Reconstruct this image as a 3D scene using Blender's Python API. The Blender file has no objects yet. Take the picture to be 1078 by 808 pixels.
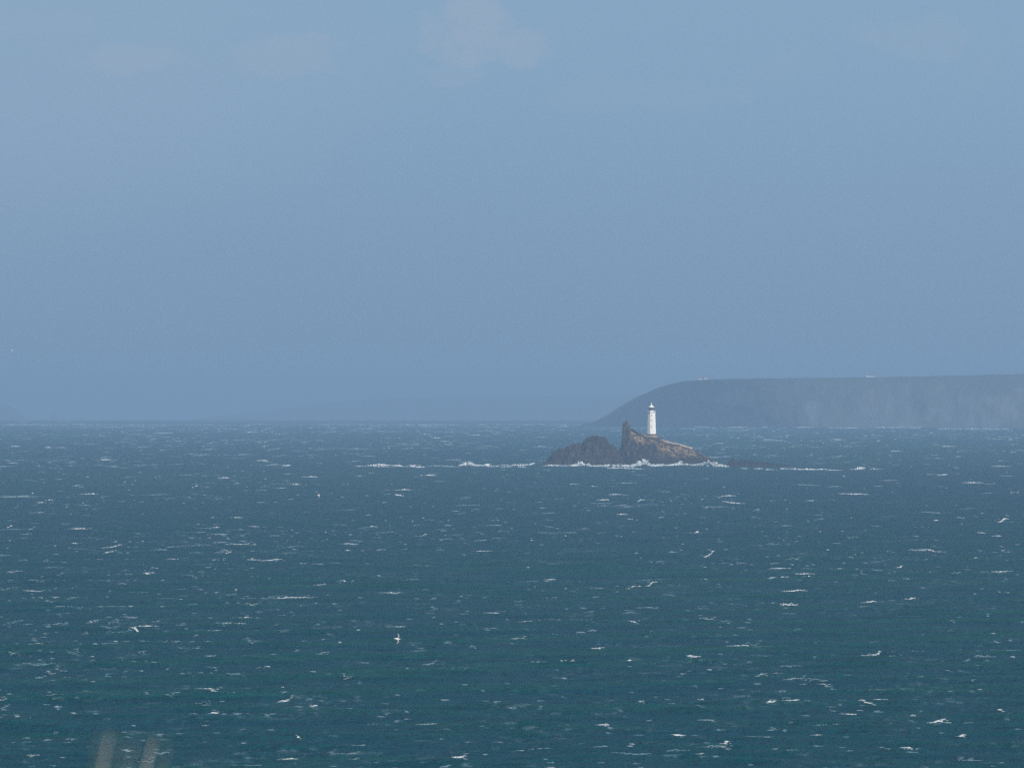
import bpy, math, random
import numpy as np
from mathutils import Vector, Matrix

random.seed(7)
RNG = np.random.default_rng(11)
sc = bpy.context.scene
COL = sc.collection

# ------------------------------------------------------------------ view set-up (metres, curved earth)
PXA = 1.309e-4            # radians per photo pixel
W0, H0 = 1078, 808
EYE = 52.5                # eye height above the sea
RE = 7.4e6                # earth radius with refraction
EYEROW = 413.2            # photo row of eye level

def drop(d):
    return -d * d / (2 * RE)

def ray(px, py):
    return (px - 539.0) * PXA, (EYEROW - py) * PXA       # lateral and vertical slope

def at(px, py, d):
    """world point on the sight line through a photo pixel, d metres out"""
    u, v = ray(px, py)
    return Vector((u * d, d, EYE + v * d))

def sea_d(py):
    """how far out the sea lies at a photo row"""
    s = (py - EYEROW) * PXA
    disc = s * s - 2 * EYE / RE
    if disc <= 0:
        return 27500.0
    return (s - math.sqrt(disc)) * RE

def on_sea(px, py):
    d = sea_d(py)
    return (px - 539.0) * PXA * d, d

# ------------------------------------------------------------------ helpers
def tag(o, label=None, cat=None, group=None, kind=None):
    if label: o['label'] = label
    if cat: o['category'] = cat
    if group: o['group'] = group
    if kind: o['kind'] = kind
    return o

def link(name, me, mat=None, parent=None, smooth=False):
    o = bpy.data.objects.new(name, me)
    COL.objects.link(o)
    if mat: me.materials.append(mat)
    if parent: o.parent = parent
    if smooth:
        me.polygons.foreach_set('use_smooth', np.ones(len(me.polygons), dtype=bool))
    return o

def empty(name, loc, rz=0.0):
    o = bpy.data.objects.new(name, None)
    COL.objects.link(o)
    o.location = loc
    o.rotation_euler = (0, 0, rz)
    o.empty_display_size = 0.5
    return o

def mesh_arrays(name, verts, faces):
    """verts (n,3), faces (m,k) all of the same k"""
    me = bpy.data.meshes.new(name)
    n, (m, k) = len(verts), faces.shape
    me.vertices.add(n)
    me.vertices.foreach_set('co', np.ascontiguousarray(verts, dtype=np.float32).ravel())
    me.loops.add(m * k)
    me.loops.foreach_set('vertex_index', np.ascontiguousarray(faces, dtype=np.int32).ravel())
    me.polygons.add(m)
    me.polygons.foreach_set('loop_start', np.arange(0, m * k, k, dtype=np.int32))
    me.update(calc_edges=True)
    return me

def grid_faces(nr, nc, wrap=False):
    r = np.arange(nr - 1)[:, None]
    c = np.arange(nc if wrap else nc - 1)[None, :]
    c2 = (c + 1) % nc
    a = r * nc + c
    b = r * nc + c2
    return np.stack([a, b, b + nc, a + nc], -1).reshape(-1, 4)

class MB:
    def __init__(self): self.v, self.f = [], []
    def add(self, vs, fs):
        b = len(self.v)
        self.v += [tuple(x) for x in vs]
        self.f += [tuple(i + b for i in f) for f in fs]
    def box(self, x0, x1, y0, y1, z0, z1):
        self.add([(x0,y0,z0),(x1,y0,z0),(x1,y1,z0),(x0,y1,z0),(x0,y0,z1),(x1,y0,z1),(x1,y1,z1),(x0,y1,z1)],
                 [(3,2,1,0),(4,5,6,7),(0,1,5,4),(1,2,6,5),(2,3,7,6),(3,0,4,7)])
    def lathe(self, prof, n=8, rot=0.0, cx=0, cy=0):
        vs, fs = [], []
        for r, z in prof:
            for i in range(n):
                a = rot + 2 * math.pi * i / n
                vs.append((cx + r * math.cos(a), cy + r * math.sin(a), z))
        for j in range(len(prof) - 1):
            for i in range(n):
                k = (i + 1) % n
                fs.append((j*n+i, j*n+k, (j+1)*n+k, (j+1)*n+i))
        fs.append(tuple(range(n))[::-1])
        fs.append(tuple((len(prof)-1)*n + i for i in range(n)))
        self.add(vs, fs)
    def tube(self, pts, rads, n=6):
        vs, fs = [], []
        pts = [Vector(p) for p in pts]
        for j, p in enumerate(pts):
            t = (pts[min(j+1, len(pts)-1)] - pts[max(j-1, 0)]).normalized()
            s = t.cross(Vector((0.13, 0.97, 0.21))).normalized()
            q = t.cross(s)
            for i in range(n):
                a = 2 * math.pi * i / n
                vs.append(p + (s * math.cos(a) + q * math.sin(a)) * rads[j])
        for j in range(len(pts) - 1):
            for i in range(n):
                k = (i + 1) % n
                fs.append((j*n+i, j*n+k, (j+1)*n+k, (j+1)*n+i))
        fs.append(tuple(range(n))[::-1])
        fs.append(tuple((len(pts)-1)*n + i for i in range(n)))
        self.add(vs, fs)
    def build(self, name, mat, parent=None, smooth=False):
        me = bpy.data.meshes.new(name)
        me.from_pydata(self.v, [], self.f)
        me.update()
        return link(name, me, mat, parent, smooth)

def vnoise(x, y, seed=0):
    xi, yi = np.floor(x), np.floor(y)
    fx, fy = x - xi, y - yi
    fx, fy = fx*fx*(3-2*fx), fy*fy*(3-2*fy)
    def h(a, b):
        t = np.sin(a * 127.1 + b * 311.7 + seed * 74.7) * 43758.5453
        return t - np.floor(t)
    return (h(xi,yi)*(1-fx)+h(xi+1,yi)*fx)*(1-fy) + (h(xi,yi+1)*(1-fx)+h(xi+1,yi+1)*fx)*fy

def fbm(x, y, seed=0, octv=4, gain=0.5):
    s, a, tot = 0.0, 1.0, 0.0
    for i in range(octv):
        s = s + a * (vnoise(x, y, seed + i * 13) - 0.5)
        tot += a
        a *= gain
        x, y = x * 2.03 + 5.1, y * 2.03 + 1.7
    return s / tot * 2

# ------------------------------------------------------------------ materials
def mat_new(name):
    m = bpy.data.materials.new(name)
    m.use_nodes = True
    nt = m.node_tree
    return m, nt, nt.nodes['Principled BSDF']

def N(nt, kind, **kw):
    n = nt.nodes.new(kind)
    for k, v in kw.items():
        if hasattr(n, k): setattr(n, k, v)
        else: n.inputs[k].default_value = v
    return n

def noise(nt, vec, scale, detail=4, rough=0.55):
    n = N(nt, 'ShaderNodeTexNoise')
    n.inputs['Scale'].default_value = scale
    n.inputs['Detail'].default_value = detail
    n.inputs['Roughness'].default_value = rough
    if vec is not None: nt.links.new(vec, n.inputs['Vector'])
    return n.outputs['Fac']

def ramp(nt, fac, lo, hi, a=0.0, b=1.0):
    n = N(nt, 'ShaderNodeMapRange')
    n.interpolation_type = 'SMOOTHSTEP'
    n.inputs['From Min'].default_value = lo
    n.inputs['From Max'].default_value = hi
    n.inputs['To Min'].default_value = a
    n.inputs['To Max'].default_value = b
    nt.links.new(fac, n.inputs['Value'])
    return n.outputs['Result']

def mixc(nt, fac, a, b):
    n = N(nt, 'ShaderNodeMix', data_type='RGBA')
    for sock, v in ((n.inputs[0], fac), (n.inputs[6], a), (n.inputs[7], b)):
        if hasattr(v, 'is_linked'): nt.links.new(v, sock)
        elif isinstance(v, (int, float)): sock.default_value = v
        else: sock.default_value = (*v, 1)
    return n.outputs[2]

def maths(nt, op, a, b=None, clamp=False):
    n = N(nt, 'ShaderNodeMath', operation=op)
    n.use_clamp = clamp
    for i, v in enumerate((a, b)):
        if v is None: continue
        if hasattr(v, 'is_linked'): nt.links.new(v, n.inputs[i])
        else: n.inputs[i].default_value = v
    return n.outputs[0]

def mapping(nt, vec, scale=(1,1,1), rot=(0,0,0)):
    n = N(nt, 'ShaderNodeMapping')
    n.inputs['Scale'].default_value = scale
    n.inputs['Rotation'].default_value = rot
    nt.links.new(vec, n.inputs['Vector'])
    return n.outputs[0]

def bump(nt, bsdf, h, strength, dist):
    b = N(nt, 'ShaderNodeBump')
    b.inputs['Strength'].default_value = strength
    b.inputs['Distance'].default_value = dist
    nt.links.new(h, b.inputs['Height'])
    nt.links.new(b.outputs[0], bsdf.inputs['Normal'])

def simple(name, col, rough=0.7, var=0.12, scale=1.5, spec=0.3):
    m, nt, b = mat_new(name)
    co = N(nt, 'ShaderNodeTexCoord').outputs['Object']
    f = noise(nt, co, scale, 5)
    nt.links.new(mixc(nt, f, [c * (1 - var) for c in col], [min(1, c * (1 + var)) for c in col]), b.inputs['Base Color'])
    b.inputs['Roughness'].default_value = rough
    b.inputs['Specular IOR Level'].default_value = spec
    return m

# --- water
def make_water():
    m, nt, b = mat_new('sea_water')
    co = N(nt, 'ShaderNodeTexCoord').outputs['Object']
    big = noise(nt, mapping(nt, co, (0.0011, 0.00042, 1)), 1.0, 4)           # broad patches of clearer and murkier water
    mid = noise(nt, mapping(nt, co, (0.012, 0.006, 1)), 1.0, 3)
    c = mixc(nt, ramp(nt, big, 0.30, 0.70), (0.0001, 0.045, 0.069), (0.0004, 0.064, 0.062))
    c = mixc(nt, ramp(nt, mid, 0.40, 0.75, 0.0, 0.45), c, (0.0002, 0.045, 0.076))
    # thin wind-drawn foam on the water
    st = noise(nt, mapping(nt, co, (0.26, 0.085, 1), (0, 0, math.radians(9))), 1.0, 5, 0.6)
    gate = noise(nt, mapping(nt, co, (0.018, 0.010, 1)), 1.0, 2)
    sf = maths(nt, 'MULTIPLY', ramp(nt, st, 0.60, 0.80), ramp(nt, gate, 0.48, 0.72))
    st2 = noise(nt, mapping(nt, co, (0.055, 0.011, 1), (0, 0, math.radians(7))), 1.0, 5, 0.65)
    sf = maths(nt, 'ADD', maths(nt, 'MULTIPLY', sf, 0.34), maths(nt, 'MULTIPLY', maths(nt, 'MULTIPLY', ramp(nt, st2, 0.50, 0.74), ramp(nt, noise(nt, mapping(nt, co, (0.5, 0.16, 1)), 1.0, 4, 0.6), 0.48, 0.70)), 0.34))
    c = mixc(nt, sf, c, (0.36, 0.50, 0.54))
    nt.links.new(c, b.inputs['Base Color'])
    b.inputs['IOR'].default_value = 1.333
    b.inputs['Roughness'].default_value = 0.38
    b.inputs['Specular IOR Level'].default_value = 0.012
    n1 = noise(nt, mapping(nt, co, (0.42, 0.30, 1), (0, 0, math.radians(12))), 1.0, 6, 0.62)
    n2 = noise(nt, mapping(nt, co, (0.075, 0.05, 1), (0, 0, math.radians(-8))), 1.0, 4, 0.55)
    h = maths(nt, 'ADD', maths(nt, 'MULTIPLY', n1, 1.5), maths(nt, 'MULTIPLY', n2, 2.0))
    bump(nt, b, h, 1.0, 1.35)
    return m

def make_foam():
    m, nt, b = mat_new('foam')
    co = N(nt, 'ShaderNodeTexCoord').outputs['Object']
    at_ = N(nt, 'ShaderNodeAttribute', attribute_name='thin')
    n = noise(nt, co, 1.6, 4, 0.65)
    f = maths(nt, 'MULTIPLY', at_.outputs['Fac'], ramp(nt, n, 0.3, 0.62, 0.45, 1.0))
    c = mixc(nt, f, (0.10, 0.19, 0.23), (0.86, 0.86, 0.85))
    nt.links.new(c, b.inputs['Base Color'])
    b.inputs['Roughness'].default_value = 0.75
    b.inputs['Specular IOR Level'].default_value = 0.15
    return m

def make_rock(name, lit, buff, dark, wet_top):
    m, nt, b = mat_new(name)
    tc = N(nt, 'ShaderNodeTexCoord')
    co = tc.outputs['Object']
    sep = N(nt, 'ShaderNodeSeparateXYZ'); nt.links.new(co, sep.inputs[0])
    geo = N(nt, 'ShaderNodeNewGeometry')
    sn = N(nt, 'ShaderNodeSeparateXYZ'); nt.links.new(geo.outputs['True Normal'], sn.inputs[0])
    n1 = noise(nt, co, 0.16, 5, 0.6)
    n2 = noise(nt, mapping(nt, co, (0.5, 0.5, 0.16), (0, math.radians(24), 0)), 1.0, 4, 0.6)
    flat = ramp(nt, sn.outputs[2], 0.40, 0.80)
    c = mixc(nt, ramp(nt, n2, 0.42, 0.70), dark, lit)                         # bare slate with rusty bands
    g = maths(nt, 'MULTIPLY', flat, ramp(nt, n1, 0.36, 0.58))
    c = mixc(nt, g, c, buff)                                                  # lichen and dry turf on the ledges
    zz = maths(nt, 'ADD', sep.outputs[2], maths(nt, 'MULTIPLY', n1, 7.0))
    wet = ramp(nt, zz, wet_top, wet_top + 3.5, 1.0, 0.0)                      # black tidal zone, deepened to carry the island cliff's shade too
    c = mixc(nt, wet, c, (0.022, 0.020, 0.020))
    nt.links.new(c, b.inputs['Base Color'])
    b.inputs['Roughness'].default_value = 0.8
    b.inputs['Specular IOR Level'].default_value = 0.2
    bump(nt, b, n2, 0.6, 1.2)
    return m

def make_cliff(name, rocky, turf, pale):
    m, nt, b = mat_new(name)
    co = N(nt, 'ShaderNodeTexCoord').outputs['Object']
    sep = N(nt, 'ShaderNodeSeparateXYZ'); nt.links.new(co, sep.inputs[0])
    geo = N(nt, 'ShaderNodeNewGeometry')
    sn = N(nt, 'ShaderNodeSeparateXYZ'); nt.links.new(geo.outputs['Normal'], sn.inputs[0])
    n1 = noise(nt, mapping(nt, co, (0.011, 0.011, 0.008)), 1.0, 5, 0.6)
    n2 = noise(nt, mapping(nt, co, (0.045, 0.02, 0.010)), 1.0, 4, 0.6)
    c = mixc(nt, ramp(nt, n2, 0.40, 0.68), rocky, pale)
    t = maths(nt, 'MAXIMUM', ramp(nt, sn.outputs[2], 0.55, 0.85), ramp(nt, n1, 0.48, 0.6))
    c = mixc(nt, t, c, turf)
    nt.links.new(c, b.inputs['Base Color'])
    b.inputs['Roughness'].default_value = 0.9
    b.inputs['Specular IOR Level'].default_value = 0.1
    return m

M_WATER = make_water()
M_FOAM = make_foam()
M_ISLE = make_rock('island_rock', (0.105, 0.070, 0.044), (0.31, 0.215, 0.125), (0.016, 0.015, 0.018), 8.0)  # black rock; its dark tone also paints in shade on the left cliff
M_ROCK = make_rock('dark_rock', (0.040, 0.030, 0.027), (0.085, 0.060, 0.045), (0.013, 0.012, 0.014), 4.5)
M_REEF = make_rock('reef_rock', (0.012, 0.012, 0.014), (0.018, 0.017, 0.018), (0.008, 0.008, 0.010), 3.0)
M_CLIFF = make_cliff('cliff', (0.072, 0.080, 0.095), (0.068, 0.082, 0.088), (0.125, 0.130, 0.140))
M_HILL = make_cliff('hill', (0.06, 0.066, 0.07), (0.06, 0.072, 0.06), (0.08, 0.08, 0.075))
M_WHITE = simple('white_paint', (0.86, 0.835, 0.78), 0.6, 0.07, 0.9)
M_RENDERED = simple('white_render', (0.8, 0.79, 0.76), 0.8, 0.05)
M_DARKMETAL = simple('dark_metal', (0.10, 0.075, 0.065), 0.5, 0.2)
M_PANE = simple('window_pane', (0.05, 0.055, 0.06), 0.15, 0.1, spec=0.5)
M_LGLASS = simple('lantern_glass', (0.16, 0.13, 0.12), 0.12, 0.1, spec=0.6)
M_STONE = simple('grey_stone', (0.055, 0.050, 0.050), 0.9, 0.35, 0.8)
M_PALESTONE = simple('pale_stone', (0.42, 0.36, 0.29), 0.9, 0.25, 0.6)
M_SLATE = simple('slate_roof', (0.16, 0.16, 0.17), 0.8, 0.2)
M_STALK = simple('dry_stalk', (0.42, 0.39, 0.33), 0.8, 0.2, 20)
M_STALKG = simple('green_stalk', (0.20, 0.21, 0.12), 0.8, 0.2, 20)
M_TURF = simple('clifftop_turf', (0.09, 0.10, 0.045), 0.95, 0.45, 0.7)

# ------------------------------------------------------------------ waves
NCOMP = 46
_lam = np.exp(RNG.uniform(math.log(5.0), math.log(85.0), NCOMP))
_th = math.radians(90 + 10) + RNG.normal(0, 0.42, NCOMP)
_kx, _ky = 2*math.pi/_lam*np.cos(_th), 2*math.pi/_lam*np.sin(_th)
_ph = RNG.uniform(0, 2*math.pi, NCOMP)
_am = _lam ** 0.7
_am = _am / math.sqrt(np.sum(_am**2) / 2) * 0.36          # rms in metres: about 1.5 m significant height
ROWPX = 0.42

def row_step(d):
    return ROWPX * PXA * d * d / EYE * 1.05

def waves(x, y, dxy=None):
    d = np.hypot(x, y)
    stp = np.maximum(row_step(d), 1.0) if dxy is None else np.maximum(row_step(d), dxy)
    z = np.zeros_like(x)
    for i in range(NCOMP):
        lim = stp * abs(math.sin(_th[i])) * 2.4 if dxy is None else stp * 2.4
        w = np.clip((_lam[i] / lim - 1.0) / 0.6, 0, 1)
        z += w * _am[i] * np.sin(_kx[i]*x + _ky[i]*y + _ph[i])
    return z + 0.16 * z * z

def build_sea():
    half = 6.3
    fine = np.radians(np.linspace(-half, half, 1500))
    out = half + (180 - half) * (np.linspace(0, 1, 60)[1:]) ** 2.2
    left = -np.radians(out)[::-1]
    phi = np.concatenate([left, fine, np.radians(out)[:-1]])
    near = np.array([40, 90, 160, 240, 330, 430, 540, 640, 740, 800, 850])
    rows = np.arange(835, 442.2, -ROWPX)
    dd = np.array([sea_d(r) for r in rows])
    dd = dd[dd > 870]
    far = np.linspace(dd[-1] + 500, 42000, 24)
    d = np.concatenate([near, dd, far])
    D, P = np.meshgrid(d, phi, indexing='ij')
    X, Y = D * np.sin(P), D * np.cos(P)
    dphi = np.gradient(phi)
    cell = np.broadcast_to(dphi[None, :], D.shape) * D
    # wider spacing outside the fine band: only the waves that the mesh can carry
    xx, yy, cc = X.ravel(), Y.ravel(), cell.ravel()
    z = waves(xx, yy, None)
    coarse = cc > 0.0002 * D.ravel()
    z[coarse] *= 0.25
    z[D.ravel() < 860] *= 0.5
    zz = z + drop(D.ravel())
    me = mesh_arrays('sea', np.stack([xx, yy, zz], -1), grid_faces(len(d), len(phi), wrap=True)[:, ::-1])
    o = link('sea', me, M_WATER, smooth=True)
    tag(o, 'choppy teal sea flecked with whitecaps, reaching from the foreground to the horizon', 'sea', kind='structure')
    return o

# ------------------------------------------------------------------ foam (blobs of froth on the wave crests)
def dome(seg=7):
    rings = [(1.0, -0.35), (0.95, 0.30), (0.62, 0.78)]
    v = [(r*math.cos(2*math.pi*(i+0.5*j)/seg), r*math.sin(2*math.pi*(i+0.5*j)/seg), z) for j, (r, z) in enumerate(rings) for i in range(seg)]
    v.append((0, 0, 1.0))
    f = []
    for j in range(2):
        for i in range(seg):
            k = (i + 1) % seg
            a, b_, c, e = j*seg+i, j*seg+k, (j+1)*seg+k, (j+1)*seg+i
            f += [(a, b_, e), (b_, c, e)]
    for i in range(seg):
        f.append((2*seg+i, 2*seg+(i+1) % seg, 3*seg))
    return np.array(v), np.array(f)

class Foam:
    def __init__(self): self.c, self.r, self.yaw, self.t = [], [], [], []
    def blob(self, x, y, z, rx, ry, rz, yaw=0.0, thin=1.0):
        self.c.append((x, y, z)); self.r.append((rx, ry, rz)); self.yaw.append(yaw); self.t.append(thin)
    def build(self, name, jit=0.28):
        v, f = dome()
        c, r, yw, t = map(np.array, (self.c, self.r, self.yaw, self.t))
        n, k = len(c), len(v)
        V = v[None] * (1 + RNG.uniform(-jit, jit, (n, k, 1))) * r[:, None, :]
        co, si = np.cos(yw)[:, None], np.sin(yw)[:, None]
        X = V[..., 0]*co - V[..., 1]*si
        Y = V[..., 0]*si + V[..., 1]*co
        P = np.stack([X, Y, V[..., 2]], -1) + c[:, None, :]
        F = f[None] + (np.arange(n)*k)[:, None, None]
        me = mesh_arrays(name, P.reshape(-1, 3), F.reshape(-1, 3))
        a = me.attributes.new('thin', 'FLOAT', 'POINT')
        a.data.foreach_set('value', np.repeat(t, k).astype(np.float32))
        return link(name, me, M_FOAM, smooth=True)

def sea_z(x, y):
    xa, ya = np.array([x], float), np.array([y], float)
    return float(waves(xa, ya)[0] + drop(math.hypot(x, y)))

def whitecap(F, p0, p1, q=1.0, thick=1.0):
    """a broken crest from p0 to p1 (world x, y)"""
    (x0, y0), (x1, y1) = p0, p1
    d = math.hypot((x0+x1)/2, (y0+y1)/2)
    px = PXA * d
    L = math.hypot(x1-x0, (y1-y0))
    lat = abs(x1-x0)
    n = int(min(40, max(4, lat / px * 1.15)))
    ang = math.atan2(y1-y0, x1-x0)
    bend = random.uniform(-0.05, 0.05) * L
    peak = random.uniform(0.2, 0.8)
    dv = px * px * d / EYE * 1.05 / px * 1.0          # ground depth covered by one pixel of height
    wob, f1, f2 = 0.0, random.uniform(0, 99), random.uniform(0, 99)
    for i in range(n):
        s = (i + random.uniform(-0.5, 0.5)) / max(1, n - 1)
        env = max(0.0, 1 - abs(s - peak) / (peak if s < peak else 1 - peak)) ** 0.7
        if random.random() > 0.55 + 0.6 * env: continue
        wob += random.gauss(0, 0.24) * min(dv, 6.0)
        x = x0 + (x1-x0)*s
        y = y0 + (y1-y0)*s + bend*(1-(2*s-1)**2) + wob
        rx = max(0.32, lat / n * random.uniform(0.5, 1.4)) if lat > 1 else 0.42
        far = min(1.0, max(0.0, (d - 1800) / 2500))
        rz = min(1.1, px * random.uniform(0.14, 0.34) * (1 + 0.8*far) * (0.35 + 1.35*env) * thick) + 0.015
        ry = rz * random.uniform(1.5, 3.0) + 0.1
        t = min(1.0, q * (1 + 0.35*far) * random.uniform(0.5, 1.1) * (0.35 + 0.8*env))
        F.blob(x, y, sea_z(x, y) + 0.03, rx, ry, rz, random.gauss(0, 0.15), t)
    # froth trailing behind the crest
    for i in range(int(n * 0.45)):
        s = random.random()
        x = x0 + (x1-x0)*s + random.gauss(0, 0.15*lat)
        y = y0 + (y1-y0)*s + random.uniform(-1, 1) * 2.6 * px / 0.05 * 0.16
        F.blob(x, y, sea_z(x, y), random.uniform(0.3, 0.9)*max(0.35, px*1.5), random.uniform(0.4, 1.0), 0.03+0.12*px, 0, q*random.uniform(0.2, 0.5))

# the strokes that stand out in the photograph: centre column, row, length, rise to the right, strength
CAPS = [(113,484,20,0,.8),(235,503,14,0,.9),(207,512,14,-3,.8),(90,520,26,0,.7),(51,526,10,-1,.7),(42,530,8,0,.8),(86,529,10,-3,.8),
(84,559,22,0,.85),(113,553,14,-1,.7),(78,573,5,0,1),(118,575,22,-3,.6),(115,581,14,-2,.7),(184,589,17,-1,1.1),(227,590,22,-1,.85),
(135,588,10,-1,.7),(155,605,8,0,.8),(228,556,14,0,.9),(267,590,14,0,1),(9,556,12,-2,.8),(248,546,12,0,.7),(237,583,12,-3,.6),
(276,485,12,0,1.2),(301,490,12,0,.7),(450,501,18,0,.9),(424,516,24,0,1),(426,519,16,0,1),(420,521,10,0,.9),(326,502,18,0,.6),(311,510,8,0,.8),
(368,573,15,0,.7),(487,565,15,0,.95),(508,581,18,0,.8),(315,593,18,0,.9),(340,595,24,0,1.2),(285,591,24,0,.7),(458,593,36,0,.6),
(482,606,22,0,1),(443,564,12,-3,.7),(366,580,6,0,.8),(334,617,24,0,.6),(360,613,8,0,.7),(625,512,9,0,.8),(648,520,14,0,.9),
(635,527,14,0,.9),(673,527,12,-3,.7),(654,542,11,0,1),(675,541,5,0,.8),(768,523,24,-2,.8),(772,529,24,1,.8),(744,585,18,-5,.85),
(579,610,11,0,.9),(586,556,10,0,.8),(678,616,38,-7,1),(734,561,4,-1,1),(1026,508,24,0,.8),(1041,519,16,-1,.9),(1067,519,16,0,.9),
(900,520,34,0,.8),(854,527,10,0,.8),(868,575,34,0,.55),(976,580,40,0,.6),(968,590,18,-4,.8),(985,601,12,0,.9),(1046,603,26,-3,.8),
(820,609,22,-4,.8),(986,549,5,0,1.1),(1033,561,7,0,.8),(1050,565,10,0,.8),(947,596,5,-1,.9),(868,608,24,0,.8),(853,607,4,0,1.1),
(993,500,12,-1,.8),(1056,548,14,-4,.8),(822,598,25,-1,.6),(847,604,20,0,.7),(1019,613,8,0,.9),
(158,660,17,0,.95),(142,662,13,0,.9),(259,652,17,-3,.7),(245,659,26,0,.55),(205,684,10,1,.8),(244,732,18,0,.9),(220,730,18,0,.7),
(304,796,16,0,.9),(302,735,14,-2,.7),(225,750,8,0,.8),(311,629,44,0,.65),(35,622,22,0,.5),(157,605,10,0,.8),(279,700,12,0,.7),
(577,611,12,0,1),(532,647,45,-2,.8),(559,654,24,-1,1.1),(667,655,10,0,.8),(629,686,13,-1,.8),(664,695,8,-3,.8),(580,701,50,2,.7),
(684,665,20,0,.6),(662,741,30,-4,.7),(392,761,24,0,1.3),(452,761,44,-1,.95),(504,761,16,0,.5),(483,795,14,0,.8),(574,795,22,0,.7),
(635,767,12,0,.8),(714,774,14,1,.9),(413,625,20,0,.5),(836,622,24,-1,1.1),(821,609,22,-4,.8),(915,634,14,-1,1.1),(958,629,14,-1,.9),
(828,637,24,-1,.7),(775,679,70,0,.8),(730,690,14,0,1),(965,697,13,0,1),(925,689,40,0,.6),(877,726,14,-1,.8),(795,727,12,0,.9),
(811,740,9,-2,.9),(833,739,18,0,.7),(912,742,28,4,.7),(893,749,16,0,.9),(977,728,28,0,.8),(963,755,6,-3,.9),(990,761,20,-1,.8),
(960,788,20,0,.9),(862,775,15,0,.8),(728,794,24,-1,.9),(763,783,12,-3,.7),(865,766,34,0,.6),(1052,747,8,1,1),(1012,774,9,0,.9),
(1035,707,5,1,1),(735,736,14,0,.7),(1018,613,8,-1,.8),(150,660,30,0,.6),(297,737,10,-1,.7),(330,741,8,0,.6),(355,702,16,0,.7),
(70,444,20,0,.5),(22,444,10,0,.7),(265,455,14,0,.6),(170,456,20,0,.5),(15,470,14,0,.6),(50,471,10,0,.6),
(596,449,3,0,1.2),(1055,491,20,0,.5),(880,463,16,0,.7),(1000,470,18,0,.6),(945,475,14,0,.6),(810,463,20,0,.6),(450,457,10,0,.8),(500,458,14,0,.7),(460,461,8,0,.9)]

def build_whitecaps():
    F = Foam()
    for px, py, ln, rise, q in CAPS:
        a = on_sea(px - ln/2, py - rise/2)
        b = on_sea(px + ln/2, py + rise/2)
        whitecap(F, a, b, q)
    # the rest of the broken water
    smin, smax = (446.5 - EYEROW) * PXA, (830 - EYEROW) * PXA
    for i in range(16000):
        py = EYEROW + (smin + (smax - smin) * random.random()**3.3) / PXA
        d = sea_d(py)
        az = random.uniform(-0.085, 0.085)
        if random.random() > 0.04 + 1.25*float(vnoise(np.float64(az*d*0.011), np.float64(d*0.0022), 6))**2.0: continue
        near = min(1.0, max(0.0, (2600 - d) / 1400))
        if random.random() < 0.42 * near: continue
        w = math.exp(random.gauss(math.log(3.7), 0.95)) * PXA * d
        w = max(0.5, min(w, 15.0))
        x = az * d
        if abs(d - 5500) < 260 and -30 < x + 0 < 220 and d > 5420: continue
        tilt = random.gauss(0.02, 0.06) * d * PXA / ((py - EYEROW) * PXA)
        whitecap(F, (x - w/2, d - tilt*w*0.5/(PXA*d)*PXA*d), (x + w/2, d + tilt*w*0.5), (1 - 0.3*near) * min(1.0, 0.03 + random.random()**2.6 * 0.5 + (0.4 if random.random() < 0.08 else 0)), random.uniform(0.30, 0.62))
    o = F.build('whitecaps')
    tag(o, 'white broken wave crests scattered all over the open sea', 'whitecaps', kind='stuff')

# ------------------------------------------------------------------ rocks
D_I = 5500.0
MPP = PXA * D_I

def heights(prof, base):
    p = np.array([a for a, _ in prof], float)
    h = (base - np.array([b for _, b in prof], float)) * MPP
    return p, h

def rock_field(name, prof, base, dist, cx, front, back, step, mat, shape, seed):
    """a rock as a height field standing in the sea; prof = skyline (column, row)"""
    p, h = heights(prof, base)
    m = PXA * dist
    x0, x1 = (p[0]-cx)*m - 3, (p[-1]-cx)*m + 3
    xs = np.arange(x0, x1, step)
    ys = np.arange(-front, back, step)
    Y, X = np.meshgrid(ys, xs, indexing='ij')
    sk = np.interp(X/m + cx, p, h, left=-4, right=-4)
    Z = shape(X, Y, sk, X/m + cx)
    Z = np.maximum(Z, -4.0)
    me = mesh_arrays(name, np.stack([X.ravel(), Y.ravel(), Z.ravel()], -1), grid_faces(len(ys), len(xs)))
    o = link(name, me, mat, smooth=False)
    o.location = ((cx-539)*PXA*dist, dist, drop(dist))
    return o, X, Y, Z

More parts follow.
